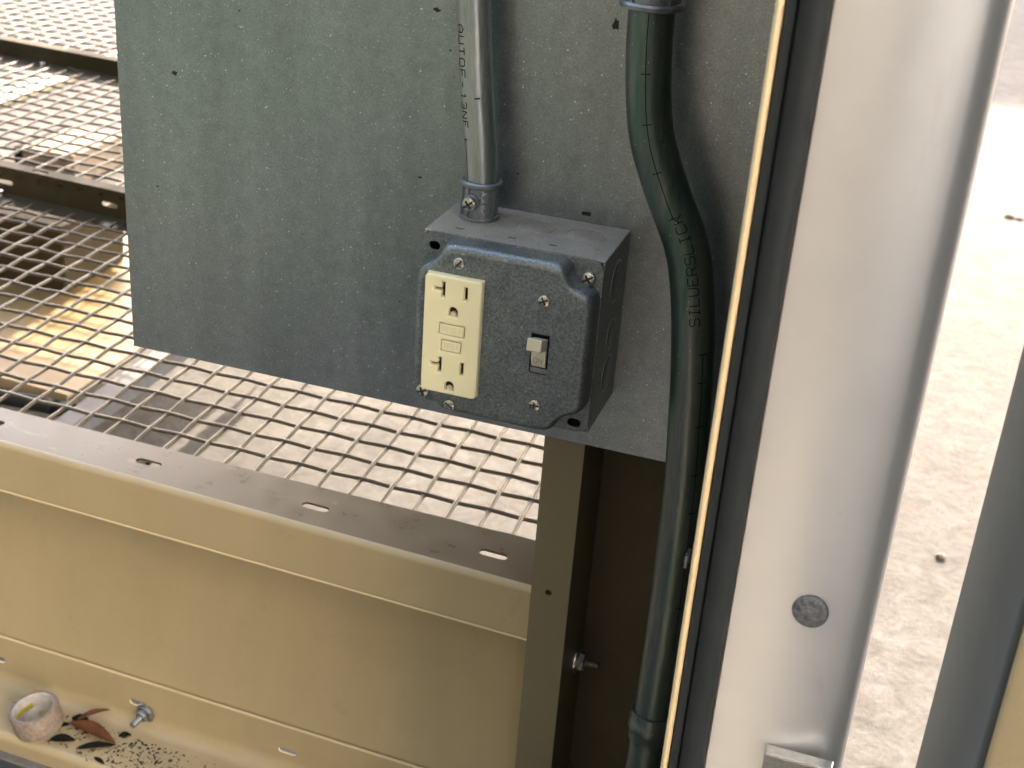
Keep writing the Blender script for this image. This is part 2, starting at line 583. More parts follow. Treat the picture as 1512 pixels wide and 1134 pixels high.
def ribbon(mb, poly, width, put):
    """thin band following a polyline; put(u, v) -> (point, normal)"""
    den = []
    for (a, b), (c_, d) in zip(poly[:-1], poly[1:]):
        k = max(1, int(hypot(c_ - a, d - b) / 0.5))
        den += [(a + (c_ - a) * i / k, b + (d - b) * i / k) for i in range(k)]
    den.append(poly[-1])
    L = []
    for i, (u, v) in enumerate(den):
        p, nrm = put(u, v)
        u2, v2 = den[min(i + 1, len(den) - 1)]
        u1, v1 = den[max(i - 1, 0)]
        q2, _ = put(u2, v2)
        q1, _ = put(u1, v1)
        t = (q2 - q1)
        if t.length < 1e-6:
            t = Vector((0, 0, 1))
        s = nrm.cross(t).normalized() * width / 2
        L.append((p + s, p - s))
    vs = [x for pr in L for x in pr]
    mb.add(vs, [(2 * i, 2 * i + 1, 2 * i + 3, 2 * i + 2) for i in range(len(L) - 1)])


def screw_head(parent, name, p, axis, r, h, kind='slot', ang=0.0, mat='zinc'):
    b = MB()
    prof = [(r, 0), (r, h * 0.45), (r * 0.9, h * 0.75), (r * 0.6, h * 0.95), (0, h)]
    b.lathe(prof, (0, 0, 0), (0, 0, 1), 24)
    o = obj(name, b, mat, parent)
    q = Vector(axis).normalized().to_track_quat('Z', 'Y')
    o.location = Vector(p) * MM
    o.rotation_euler = (q.to_matrix() @ Matrix.Rotation(ang, 3, 'Z')).to_euler()
    s = MB()
    wv = r * 0.14
    s.box(-r * 0.78, r * 0.78, -wv, wv, h * 0.62, h * 1.03)
    if kind == 'cross':
        s.box(-wv, wv, -r * 0.62, r * 0.62, h * 0.6, h * 1.035)
    obj('slot' if kind == 'slot' else 'cross_recess', s, 'groove', o)
    return o


TILT = radians(1.6)
PIV = (8, 0, -203)
ROT = (0, TILT, 0)


def fthing(name, label, cat, group=None):
    """a thing in the slightly sloping frame of the enclosure"""
    return thing(name, label, cat, PIV, ROT, group)


# ------------------------------------------------------------------ ground
g = MB()
N = 40
xs = [-60000, -20000, -8000, -4000] + [-3000 + 150 * i for i in range(41)] + [4000, 8000, 20000, 60000]
ys = [-60000, -20000, -8000, -4000] + [-3000 + 150 * i for i in range(61)] + [8000, 14000, 30000, 80000]
vs = [(x, y, -548 + (random.uniform(-1.5, 1.5) if abs(x) < 3500 else 0)) for y in ys for x in xs]
fs = [(j * len(xs) + i, j * len(xs) + i + 1, (j + 1) * len(xs) + i + 1, (j + 1) * len(xs) + i)
      for j in range(len(ys) - 1) for i in range(len(xs) - 1)]
g.add(vs, fs)
go = obj('ground', g, 'ground')
go['kind'] = 'structure'

for nm_, x0_, x1_, y0_, y1_, mt_ in (('path', -620, 1500, -3500, -330, 'asphalt'), ('reflection_walkway', 0, 250, -3490, -340, 'paving'), ('lawn', -6000, -640, -3500, -1350, 'lawn')):  # path and paved strip are unseen, added for bounce and reflections
    zz = -537 if nm_ == 'reflection_walkway' else -542
    po_ = obj(nm_, MB().add([(x0_, y0_, zz), (x1_, y0_, zz), (x1_, y1_, zz), (x0_, y1_, zz)], [(0, 1, 2, 3)]), mt_)
    po_['kind'] = 'structure'

# ------------------------------------------------------------------ enclosure roof (over the frame)
rf = thing('enclosure_roof', 'tan sheet metal roof over the enclosure frame', 'roof')
obj('roof_sheet', MB().box(-1020, 232, 250, 2450, 600, 604), 'brown', rf)
obj('front_fascia', MB().box(-1020, 232, 248, 249.5, 560, 604), 'tan', rf)


# ------------------------------------------------------------------ unseen hedges, buildings and gate, added to shape light and reflections
hd = thing('hedge', 'unseen green hedge added to block light from the front left and tint reflections', 'hedge')
hb = MB()
hr = random.Random(3)
for i in range(15000):
    x, y = hr.uniform(-5000, 700), hr.uniform(-2700, -1700)
    z = hr.uniform(-540, 4200)
    if hr.random() < 0.45:
        y = -1700 - abs(hr.gauss(0, 60))
    s_ = hr.uniform(35, 75)
    a, t_ = hr.uniform(0, 2 * pi), hr.uniform(-0.9, 0.9)
    u = Vector((cos(a), sin(a) * 0.5, t_)).normalized() * s_
    v = u.cross(Vector((hr.uniform(-.4, .4), 1, hr.uniform(-.5, .5)))).normalized() * s_ * 0.7
    p = Vector((x, y, z))
    hb.add([p - u, p - v, p + u, p + v], [(0, 1, 2, 3)])
obj('foliage', hb.mesh('foliage', 5), 'foliage', hd)
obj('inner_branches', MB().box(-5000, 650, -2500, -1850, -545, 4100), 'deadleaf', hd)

hb2 = MB()
for i in range(5000):
    x, y, z = -5000 + hr.gauss(0, 130), hr.uniform(-1700, 1500), hr.uniform(-540, 3200)
    s_ = hr.uniform(45, 80)
    a, t_ = hr.uniform(0, 2 * pi), hr.uniform(-0.9, 0.9)
    u = Vector((cos(a) * 0.5, sin(a), t_)).normalized() * s_
    v = u.cross(Vector((1, hr.uniform(-.4, .4), hr.uniform(-.5, .5)))).normalized() * s_ * 0.7
    p = Vector((x, y, z))
    hb2.add([p - u, p - v, p + u, p + v], [(0, 1, 2, 3)])
hd2 = thing('hedge', 'unseen green hedge added to block light from the far left', 'hedge')  # second added hedge, keeps sky light off from the left
obj('foliage', hb2.mesh('foliage', 5), 'foliage', hd2)
pbd = thing('bounce_building', 'unseen pale building added to throw sunlight in from the right', 'building')  # unseen, added as a sunlit bounce surface
obj('building_body', MB().box(2200, 11000, -7000, -3000, -547, 5200), 'render_white', pbd)
obj('roof_edge', MB().box(2150, 11050, -7050, -2950, 5201, 5350), 'grey', pbd)
bkb = thing('sky_block_building', 'unseen grey building added far behind the enclosure to block low sky', 'building')  # unseen, added to cut low sky light from behind
obj('building_body', MB().box(-4600, 900, 12000, 16000, -547, 4000), 'asphalt', bkb)
gt = thing('reflection_gate', 'unseen black gate added to darken reflections in the panel', 'gate')  # unseen, added so the panel reflects something dark
obj('gate_leaf', MB().box(-420, 560, -1590, -1560, -520, 2300), 'black_paint', gt)

# ------------------------------------------------------------------ beams
def slotted_flange(x0, x1, y0, y1, slots, t=1.5):
    return plate('flange', [(x0, y0), (x1, y0), (x1, y1), (x0, y1)],
                 [slot_hole(sx, sy, 21, 6.5) for sx, sy in slots], t)


b1 = fthing('slotted_beam', 'tan beam nearest the camera, slotted top flange shining grey blue, below the grey panel', 'beam', 'slotted beams of the deck')
sl = [(-32 - 130.5 * i, 30.5 - 0.9 * i) for i in range(5)]
me = plate('top_flange', [(-640, 8), (9, 8), (9, 60), (-640, 60 - 12 * 640 / 430)], [slot_hole(a, b, 20, 7) for a, b in sl], 1.6)
obj('top_flange', turn(me, Matrix.Translation((0, 0, -0.8 * MM))), 'flange', b1)
bd = MB()   # rounded bend and front web with its small returned lip
arc = [(8 - 4 * sin(a), -4 + 4 * cos(a)) for a in [radians(9 * i) for i in range(11)]]
prof = arc + [(4, -38), (4.3, -40), (5.5, -40.6), (16, -40.6)]
for k in range(len(prof) - 1):
    (ya, za), (yb, zb) = prof[k], prof[k + 1]
    bd.add([(-1100, ya, za), (9, ya, za), (9, yb, zb), (-1100, yb, zb)], [(0, 3, 2, 1)])
obj('front_web', bd, 'tan', b1)
obj('bottom_edge', MB().box(-1100, 9, 4.05, 5.4, -41.6, -39.9), 'tan_edge', b1, 0.4)


def back_beam(y0, ystrip, zb, zt, ytop, label, x0, slots_v, slots_t):
    b = fthing('slotted_beam', label, 'beam', 'slotted beams of the deck')
    obj('lower_flange', MB().box(x0, 0, y0, ystrip, zb - 1.5, zb), 'flange', b)
    me = plate('upright_web', [(x0, zb), (0, zb), (0, zt), (x0, zt)], [slot_hole(sx, zb + 0.42 * (zt - zb), 19, 5) for sx in slots_v], 1.5)
    obj('upright_web', upright(me, ystrip + 0.8), 'beam_shade', b)
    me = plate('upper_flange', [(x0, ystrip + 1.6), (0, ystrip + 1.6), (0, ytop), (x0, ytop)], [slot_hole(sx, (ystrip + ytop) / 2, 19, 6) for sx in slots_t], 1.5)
    obj('upper_flange', turn(me, Matrix.Translation((0, 0, (zt - 0.8) * MM))), 'beam_shade', b)
    return b


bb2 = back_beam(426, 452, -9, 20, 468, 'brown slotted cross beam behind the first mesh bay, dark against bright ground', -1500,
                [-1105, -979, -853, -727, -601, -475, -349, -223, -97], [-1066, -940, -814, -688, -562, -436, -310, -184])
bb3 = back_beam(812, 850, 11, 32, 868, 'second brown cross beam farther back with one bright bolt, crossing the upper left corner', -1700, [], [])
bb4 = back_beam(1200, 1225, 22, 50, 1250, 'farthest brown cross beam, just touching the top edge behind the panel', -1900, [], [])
for bx, by, bz, par in ((-948, 832, 11, bb3), (-727, 443, -9, bb2), (-905, 441, -9, bb2)):
    bt = MB().cyl((bx, by, bz), (0, 0, 1), 6.5, 1.2, 20).lathe([(4.6, 0), (4.6, 4), (3.6, 4.8), (0, 5)], (bx, by, bz + 1.2), (0, 0, 1), 6)
    obj('bolt_head', bt, 'zinc', par)


# ------------------------------------------------------------------ wire mesh bays
PX, PY = 24.4, 26.0


def wire_mesh(length, pitch, phase, r=1.6, amp=0.45, along='x', sides=7):
    b = MB()
    n = int(length / pitch * 4)
    vs, fs = [], []
    for i in range(n + 1):
        s = -length / 2 + length * i / n
        z = amp * cos(pi * s / pitch + phase)
        for j in range(sides):
            a = 2 * pi * j / sides
            if along == 'x':
                vs.append((s, r * cos(a), z + r * sin(a)))
            else:
                vs.append((r * cos(a), s, z + r * sin(a)))
    for i in range(n):
        for j in range(sides):
            fs.append((i * sides + j, i * sides + (j + 1) % sides, (i + 1) * sides + (j + 1) % sides, (i + 1) * sides + j))
    return b.add(vs, fs).mesh('wire', 80)


def mesh_bay(label, xr, nx, y0, ny, z, yaw, blobs):
    """nx wires running away from the camera, ny wires running across"""
    t = fthing('wire_mesh_bay', label, 'wire mesh', 'wire mesh deck bays')
    root_rot = Matrix.Rotation(yaw, 3, 'Z')
    lx, ly = PX * (nx + 0.9), PY * (ny + 0.6)
    cx, cy = xr - PX * (nx - 1) / 2, y0 + PY * (ny - 1) / 2
    # local nodes are multiples of the pitch from the bay's own corner (xr, y0)
    def place(u, v):
        p = root_rot @ Vector((u, v, 0))
        return (xr + p.x, y0 + p.y, z)
    offx = (nx - 1) % 2 * PX / 2
    offy = (ny - 1) % 2 * PY / 2
    mx = [None, None]
    my = [None, None]
    for k in range(2):
        mx[k] = wire_mesh(lx, PX, pi * k + pi * offx / PX, along='x')
        my[k] = wire_mesh(ly, PY, pi * k + pi * offy / PY, along='y')
        mx[k].materials.append(M['wire'])
        my[k].materials.append(M['wire'])
    for j in range(ny):
        o = bpy.data.objects.new('cross_wire', mx[j % 2])
        col.objects.link(o)
        o.parent = t
        o.location = [c * MM for c in place(-PX * (nx - 1) / 2, PY * j)]
        o.rotation_euler = (0, 0, yaw)
    for i in range(nx):
        o = bpy.data.objects.new('long_wire', my[(i + 1) % 2])
        col.objects.link(o)
        o.parent = t
        o.location = [c * MM for c in place(-PX * i, PY * (ny - 1) / 2)]
        o.rotation_euler = (0, 0, yaw)
    if blobs:
        w_ = MB()
        for j in range(ny):
            for i in range(nx):
                w_.blob(place(-PX * i, PY * j), 3.3, 3.3, 1.5, 8, 4)
        o = obj('wire_joints', w_, 'wire', t)
        o['kind'] = 'stuff'
    return t


mesh_bay('tan wire mesh deck nearest the camera, between slotted beam and first brown cross beam', -6, 50, 65.5, 15, -5.5, radians(1.9), True)
mesh_bay('middle wire mesh deck between the two brown cross beams, upper left', 0, 62, 478, 14, 14, radians(0.8), True)
mesh_bay('farthest wire mesh deck beyond the second brown cross beam, top left corner', 0, 76, 880, 13, 26, radians(0.6), False)

# ------------------------------------------------------------------ base pan below the mesh, seen through it
bp = fthing('base_pan', 'tan sheet metal pan below the mesh, partly in sun', 'base pan')
obj('pan_floor', MB().box(-1900, -645, 426, 1000, -222, -220), 'gold_tan', bp)
obj('front_edge', MB().box(-1900, -645, 424, 425.8, -240, -216), 'tan', bp)
obj('raised_box', MB().box(-1700, -806, 655, 790, -219.5, -130), 'beam_shade', bp, 3)  # dark colour carries the shade over this part of the pan
an = fthing('galvanized_angle', 'pale galvanized steel strip running away under the mesh beside the tan pan', 'steel strip')
obj('strip_face', MB().box(-626, -603, 330, 1000, -222, -219), 'dark_zinc', an, 0.5)
obj('strip_leg', MB().box(-626, -623.5, 330, 1000, -260, -222.2), 'dark_zinc', an)
hs = Tube([(0 + PIV[0] - 1900, 412, -436), (-1300, 411, -434), (-900, 413, -430), (-740, 412, -412 - 4), (-650, 410, -411), (-626, 410, -412)], 9, 8)
tag(obj('black_hose', hs.mb(16), 'rubber'), 'black hose lying under the mesh at the edge of the tan pan, far left', 'hose')

wb = thing('timber_block', 'weathered wooden block lying on the ground beyond the brown cross beam', 'wood block', (0, 0, 0))
obj('plank_body', MB().box(-1402, -1291, 1373, 1540, -547, -488), 'wood', wb, 2)
obj('end_cap', MB().box(-1424, -1402.5, 1377, 1536, -547, -492), 'deadleaf', wb, 2)
kb = thing('yellow_kerb', 'pale yellow edging strip lying on the ground under the middle mesh', 'kerb')
obj('kerb_bar', MB().box(-1790, -1725, 1500, 2700, -547, -535), 'tan_edge', kb, 3)
for i, (x, y, s, lb) in enumerate(((371, 2125, 11, 'small brown stone, left of two near the right edge on bright ground'),
                                  (391, 2122, 9, 'small brown stone, right of two near the right edge on bright ground'),
                                  (302, 746, 6, 'lone dark pebble on bright ground between jamb and grey door edge'))):
    tag(obj('pebble', MB().blob((x, y, -546), s, s * 0.8, s * 0.55, 9, 6, 0.15), 'stone'), lb, 'pebble', 'pebbles on the ground')

# ------------------------------------------------------------------ base channel under the beam
bc = fthing('base_channel', 'tan channel at the bottom left, its floor holding leaves and a tape roll', 'channel')
rs = MB()
rs.add([(x, y, z) for x in (-1100, 30) for y, z in ((33.0, -208), (58, -44), (59.5, -44), (34.5, -208))],
       [(0, 4, 5, 1), (1, 5, 6, 2), (2, 6, 7, 3), (3, 7, 4, 0), (0, 1, 2, 3), (4, 7, 6, 5)])
obj('rear_sheet', rs, 'tan', bc)
me = plate('upstand', [(-1100, -234), (30, -234), (30, -203), (-1100, -203)], [slot_hole(-179 - 130.5 * i, -226, 15, 5.5) for i in range(6)], 1.5)
obj('upstand', upright(me, 31.2), 'tan', bc, 0.0)
obj('upstand_edge', MB().box(-1100, 30, 30.2, 32.2, -203.2, -201.8), 'tan_edge', bc, 0.5)
fl = MB()
prof = [(30.4, -234)] + [(30.4 - 12 + 12 * cos(a), -234 - 12 * sin(a)) for a in [radians(9 * i) for i in range(1, 11)]]
prof += [(-19, -246)] + [(-19 - 6 * sin(a), -252 + 6 * cos(a)) for a in [radians(9 * i) for i in range(1, 11)]] + [(-25, -262)]
for k in range(len(prof) - 1):
    (ya, za), (yb, zb) = prof[k], prof[k + 1]
    fl.add([(-1100, ya, za), (30, ya, za), (30, yb, zb), (-1100, yb, zb)], [(0, 3, 2, 1)])
# one welded strip, so that the bends shade smoothly
fl2 = MB()
fl2.add([(x, y, z) for y, z in prof for x in (-1100, 30)], [(2 * k, 2 * k + 2, 2 * k + 3, 2 * k + 1) for k in range(len(prof) - 1)])
obj('floor', fl2, 'tan', bc)
gk = fthing('sill_seal', 'black rubber seal under the front edge of the tan channel, bottom left corner', 'rubber seal')
obj('seal_strip', MB().box(-1100, 30, -60, -25.5, -300, -266), 'rubber', gk, 5, seg=3)


def stud(name, label, loc, axis, washer_r, nut_r, nut_h, shank_r, shank_l, mat, root_rot=None):
    q = Vector(axis).normalized().to_track_quat('Z', 'Y')
    t = thing(name, label, 'bolt', loc, q.to_euler())
    obj('washer', MB().cyl((0, 0, 0), (0, 0, 1), washer_r, 1.6, 28, 0.5), mat, t)
    nb = MB().lathe([(washer_r * 0.78, 1.6), (washer_r * 0.74, 2.6)], (0, 0, 0), (0, 0, 1), 28)
    nb.lathe([(0, 1.7), (nut_r, 1.7), (nut_r, 1.7 + nut_h * 0.8), (nut_r * 0.86, 1.7 + nut_h), (0, 1.7 + nut_h)], (0, 0, 0), (0, 0, 1), 6)
    obj('nut', nb, mat, t)
    pr = []
    k = int(shank_l / 0.55)
    for i in range(k):
        pr.append((shank_r * (1.0 if i % 2 else 0.86), 1.7 + nut_h + i * 0.55))
    pr += [(shank_r * 0.7, 1.7 + nut_h + k * 0.55), (0, 1.7 + nut_h + k * 0.55)]
    obj('threaded_shank', MB().lathe(pr, (0, 0, 0), (0, 0, 1), 18), mat, t)
    return t


stud('bolt', 'grey bolt with washer and nut pointing out of the tan channel wall above the leaf', (-301, 30.3, -427), (-0.15, -1, -0.1), 8.5, 5.2, 5, 2.6, 10, 'dull_zinc')

# ------------------------------------------------------------------ things lying in the channel
FZ = -246


def ftop(x, y, z=FZ):
    """a point of the sloping frame in world millimetres"""
    v = Matrix.Rotation(TILT, 3, 'Y') @ Vector((x, y, z))
    return (v.x + PIV[0], v.y + PIV[1], v.z + PIV[2])


tp = ftop(-376, -8, FZ + 13.2)
tr = thing('tape_roll', 'nearly used roll of tape with dusty pinkish sides, white core with yellow print', 'tape roll', tp, (radians(2), radians(-11), 0.5))
obj('tape_wall', MB().lathe([(16.2, -9.5), (18.6, -9.5), (19.0, -8), (19.2, 8), (18.4, 9.6), (16.4, 9.6), (16.2, -9.5)], n=48), 'card', tr)
obj('core_lining', MB().lathe([(16.1, -9.2), (15.5, -9.0), (15.5, 9.0), (16.1, 9.2)], n=48), 'core', tr)
obj('yellow_band', MB().lathe([(15.4, -2.5), (15.4, 1.6)], n=30, a0=0.3, a1=3.4), 'yellow', tr)
obj('yellow_band', MB().lathe([(15.4, 3.5), (15.4, 8.6)], n=16, a0=3.6, a1=4.6), 'yellow', tr)
obj('loose_end', MB().lathe([(9.5, -9), (9.8, -9), (9.8, 3), (9.5, 3), (9.5, -9)], (2, -2, 0), n=24, a0=0.2, a1=2.9), 'core', tr)


def leaf(name, label, p, ln, wd, yaw, curl, mat, lift=0.6, tilt=0.0, cat='leaf'):
    n, k = 14, 6
    vs, fs = [], []
    ca, sa = cos(yaw), sin(yaw)
    for i in range(n + 1):
        t = i / n
        half = wd / 2 * (sin(pi * min(max(t, 0.0), 1.0)) ** 0.8) * (1.05 - 0.35 * t) + 0.15
        for j in range(k + 1):
            s = -1 + 2 * j / k
            u = (t - 0.5) * ln
            v = half * s
            z = lift + curl * (s * s) * half * 0.55 + sin(t * pi) * curl * 1.3 + random.uniform(-.15, .15) + tilt * (t) * ln
            vs.append((p[0] + u * ca - v * sa, p[1] + u * sa + v * ca, p[2] + z))
    for i in range(n):
        for j in range(k):
            a = i * (k + 1) + j
            fs.append((a, a + 1, a + k + 2, a + k + 1))
    b = MB().add(vs, fs)
    o = obj(name, b, mat)
    sd = o.modifiers.new('solidify', 'SOLIDIFY')
    sd.thickness = 0.25 * MM
    tag(o, label, cat, 'leaves lying in the channel')
    return o


leaf('dry_leaf', 'large reddish brown dry leaf lying in the channel, right of the tape roll', ftop(-334, 4), 47, 14, -0.16, 1.1, 'leaf', 2.0)
leaf('dry_leaf', 'narrow curled brown leaf standing up behind the large reddish leaf', ftop(-344, 19), 28, 6, 0.75, 1.6, 'leaf', 1.0, 0.18)
leaf('dead_leaf', 'black withered leaf tip beside the upper left end of the reddish leaf', ftop(-352, 14), 15, 9, 0.2, 0.8, 'deadleaf')
leaf('dead_leaf', 'black leaf scrap between the tape roll and the reddish leaf, near the front lip', ftop(-351, -11), 20, 10, 0.35, 0.6, 'deadleaf')
leaf('dead_leaf', 'long black withered leaf under the front of the reddish leaf', ftop(-324, -7), 30, 8, 0.55, 0.7, 'deadleaf', 0.4)
leaf('dead_leaf', 'small black leaf scrap behind the right tip of the reddish leaf', ftop(-311, 13), 10, 6, 0.6, 0.6, 'deadleaf')
leaf('dead_leaf', 'tiny black leaf crumb at the right foot of the tape roll', ftop(-359, 4), 6, 5, 0.9, 0.6, 'deadleaf')
leaf('dead_leaf', 'flat black leaf scrap on the lip of the channel at the bottom edge', ftop(-313, -19), 12, 4, -0.3, 0.3, 'deadleaf')
cr = MB()
for i in range(1100):
    u = random.random()
    if u < 0.62:
        x, y = random.gauss(-292, 34), random.gauss(-1, 12)
    elif u < 0.85:
        x, y = random.gauss(-340, 22), random.gauss(8, 9)
    elif u < 0.93:
        x, y = random.uniform(-420, -150), 15 - abs(random.gauss(0, 2.5))
    else:
        x, y = random.uniform(-440, -150), random.uniform(-22, 24)
    if not (-22 < y < 16):
        continue
    s = random.choice([0.2, 0.25, 0.3, 0.3, 0.4, 0.5, 0.7, 1.0, 1.5]) * random.uniform(0.7, 1.2)
    p = ftop(x, y)
    a, k_ = random.uniform(0, pi), random.choice([3, 4, 5, 6])
    el = random.uniform(1.0, 3.2)
    ring_ = []
    for q in range(k_):
        t_ = 2 * pi * q / k_ + random.uniform(-.35, .35)
        rr_ = s * random.uniform(0.55, 1.25)
        u_, v_ = rr_ * el ** 0.5 * cos(t_), rr_ / el ** 0.5 * sin(t_)
        ring_.append((p[0] + u_ * cos(a) - v_ * sin(a), p[1] + u_ * sin(a) + v_ * cos(a), p[2] + random.uniform(0.05, 0.5) * s))
    top_ = [(p[0], p[1], p[2] + s * random.uniform(0.4, 0.9))]
    cr.add(ring_ + top_, [(q, (q + 1) % k_, k_) for q in range(k_)])
co = obj('leaf_litter', cr, 'soil')
co['kind'] = 'stuff'
co['label'] = 'fine dark leaf crumbs and soil specks scattered over the channel floor'
co['category'] = 'litter'

# ------------------------------------------------------------------ post and side wall
po = thing('steel_post', 'tan folded steel post below the outlet box, with one small hole', 'post')
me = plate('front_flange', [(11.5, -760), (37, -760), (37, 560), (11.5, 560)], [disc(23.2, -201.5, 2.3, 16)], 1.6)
obj('front_flange', upright(me, 3.0), 'tan_post_shade', po)
obj('hole_shade', MB().box(19, 27, 6.5, 8, -206, -197), 'brown', po)  # dark plate added so the hole looks shaded inside
obj('web', MB().box(35.4, 37, 3.9, 60, -760, 560), 'tan_post_shade', po)
obj('left_return', MB().box(11.5, 13, 3.9, 20, -760, 560), 'tan_post_shade', po)
sw = thing('side_sheet', 'tan sheet behind the large conduit, deep shade put into its paint, right of the post', 'wall sheet')
obj('sheet', MB().box(30, 142, 60.2, 62, -760, 560), 'brown', sw)  # recess shade is in the brown colour
stud('bolt', 'dark bolt with washer and nut sticking out sideways from the web of the tan post', (37.2, 42, -279), (1, 0, 0), 8.5, 6.5, 5.5, 3, 10, 'zinc')

# ------------------------------------------------------------------ mounting panel
mp = thing('mounting_panel', 'large speckled galvanized sheet carrying the outlet box and conduits', 'metal panel')
obj('sheet', MB().box(-272.8, 141.5, 0, 1.6, -88.5, 520), 'panel', mp, 0.3, seg=1)


def chip(pts):
    n = len(pts)
    return MB().prism([(x, y) for x, y in pts], 0, 0.12)


for cx, cz, s, sd in ((-233.8, 97.9, 2.3, 1), (-70, 155.9, 2.0, 2), (30.5, 161, 3.6, 3), (-44.4, 91, 0.9, 4), (-75.8, 60, 1.1, 5), (-248.8, 25.4, 0.9, 6), (-85.6, -19.3, 0.8, 7),
                      (-17, 72, 0.8, 8), (44, 30, .8, 9), (58, 118, 1.0, 10), (-61, 135, .8, 11), (-190, 140, .7, 12), (-150, 12, .6, 13)):
    rnd = random.Random(sd)
    pts = [(cx + s * rnd.uniform(.5, 1.15) * (0.6 if sd == 3 else 1.25) * cos(2 * pi * i / 9), cz + s * rnd.uniform(.4, 1.0) * (1.3 if sd == 3 else .75) * sin(2 * pi * i / 9)) for i in range(9)]
    me = chip(pts).mesh('paint_chip')
    obj('dark_chip', upright(me, -0.02), 'dark', mp)
sl_ = [((-136, 79), (-111, 111)), ((-44, 88.5), (-18, 99.5)), ((-18, 99.5), (-16, 88)), ((-58, 98), (-57, 66)), ((-261, 101), (-262, 77)), ((-272, 92), (-242, 90)), ((62, 92), (86, 91)),
       ((64, 120), (84, 119)), ((40, 172), (52, 166)), ((-250, 20), (-238, -8)), ((-246, -30), (-230, -48)), ((-130, 60), (-112, 52)), ((-215, 60), (-205, 78)), ((-30, 64), (-24, 76)),
       ((-90, -50), (-70, -62)), ((-210, -30), (-196, -58)), ((70, -20), (92, -28)), ((62, -62), (84, -70)), ((-170, 120), (-160, 150)), ((-200, -10), (-188, -16)), ((72, 40), (74, 66))]
rs_ = random.Random(11)
for _ in range(26):
    a, b_ = rs_.uniform(-265, 110), rs_.uniform(-80, 190)
    L_, t_ = rs_.choice([6, 9, 14, 22, 34]), rs_.choice([0.9, 1.0, 1.2, 0.1, -0.1, 1.6, 0.5])
    sl_.append(((a, b_), (a + L_ * cos(t_), b_ + L_ * sin(t_))))
for (a, b_), (c_, d_) in sl_:
    k = 7
    pl_ = [(a + (c_ - a) * i / k + random.uniform(-.25, .25), b_ + (d_ - b_) * i / k + random.uniform(-.25, .25)) for i in range(k + 1)]
    scr = MB()
    ribbon(scr, pl_, 0.24, lambda u, v: (Vector((u, -0.03, v)), Vector((0, -1, 0))))
    obj('scratch', scr, 'scratch', mp)

cbn = thing('reflection_cabinet', 'unseen brown cabinet added behind the galvanized sheet to darken flange reflections', 'cabinet')
obj('cabinet_body', MB().box(-190, 120, 110, 560, -70, 520), 'brown', cbn, 3)  # added unseen to darken what the top flange reflects

# ------------------------------------------------------------------ outlet box
ob = thing('outlet_box', 'square galvanized outlet box with ivory receptacle and toggle switch', 'outlet box')
A = 50.8
D = 54.0
bb = MB()
# walls and back as closed slabs, mitred by 1.6 mm offsets
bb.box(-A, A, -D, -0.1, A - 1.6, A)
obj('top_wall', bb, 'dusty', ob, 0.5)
obj('right_wall', MB().box(A - 1.6, A - 0.03, -D, -0.1, -A, A - 1.65), 'box', ob, 0.4)
obj('left_wall', MB().box(-A, -A + 1.6, -D, -0.1, -A, A - 1.65), 'box', ob, 0.4)
obj('bottom_wall', MB().box(-A + 1.65, A - 1.65, -D, -0.1, -A, -A + 1.6), 'box', ob, 0.4)


def knock(org, axis, r, mat, rim):
    b = MB().lathe([(r - 0.5, -0.02), (r - 0.3, 0.25), (r, 0.25), (r + 0.1, -0.02)], org, axis, 40)
    o = obj('knockout', MB().lathe([(0, 0.12), (r - 0.9, 0.12), (r - 0.6, -0.05)], org, axis, 40), mat, ob)
    obj('knockout_ring', b, rim, o)


for kx in (2, 31):
    knock((kx, -21, A), (0, 0, 1), 11, 'dusty', 'dusty')
for kz, r in ((29, 12), (-3, 9), (-27, 11)):
    knock((A - 0.03, -24, kz), (1, 0, 0), r, 'box', 'zinc')
for sx in (-34, -4, 19):
    obj('tab_slot', MB().box(sx - 2.2, sx + 2.2, -45.5, -44.3, A - 0.2, A + 0.06), 'dark', ob)
obj('tab_slot', MB().box(40, 43.5, -40, -39, A - 0.2, A + 0.06), 'zinc', ob)
obj('tab_slot', MB().box(22, 27, 1.0 - 1.9, 1.4 - 1.9, A + 4, A + 6), 'dark', ob)

# cover: ear plate, then a raised plateau with rounded shoulders and notched corners
ear = plate('ear_plate', rrect(-A, A, -A, A, 7, 6),
            [slot_hole(-44.0, 42.6, 6.2, 4.8), slot_hole(42.6, -45.6, 7.5, 5), disc(43, 41, 2.2), disc(-44.5, -43.5, 2.2)], 1.6, 0.3)
obj('ear_plate', upright(ear, -D - 0.85), 'box', ob)


def plateau():
    a = 50.4
    nx_, nz_ = 15.5, 13.5
    q = [(a, -a + nz_ + 1), (a, a - nz_), (a - nx_, a - nz_ + 1.5), (a - nx_, a), (-a + nx_ - 2, a), (-a + nx_ - 2, a - nz_ + 3.0), (-a, a - nz_ - 2), (-a, -a + nz_), (-a + nx_ - 3, -a + nz_ - 2),
         (-a + nx_ - 1, -a), (a - nx_ - 1, -a), (a - nx_ + 1, -a + nz_ - 1)]
    den = []
    for i in range(len(q)):
        p0, p1 = q[i], q[(i + 1) % len(q)]
        L = hypot(p1[0] - p0[0], p1[1] - p0[1])
        k = max(1, int(round(L / 0.8)))
        den += [(p0[0] + (p1[0] - p0[0]) * j / k, p0[1] + (p1[1] - p0[1]) * j / k) for j in range(k)]
    n = len(den)
    for _ in range(95):
        den = [((den[i - 1][0] + 2 * den[i][0] + den[(i + 1) % n][0]) / 4, (den[i - 1][1] + 2 * den[i][1] + den[(i + 1) % n][1]) / 4) for i in range(n)]
    return den


out = plateau()
n = len(out)


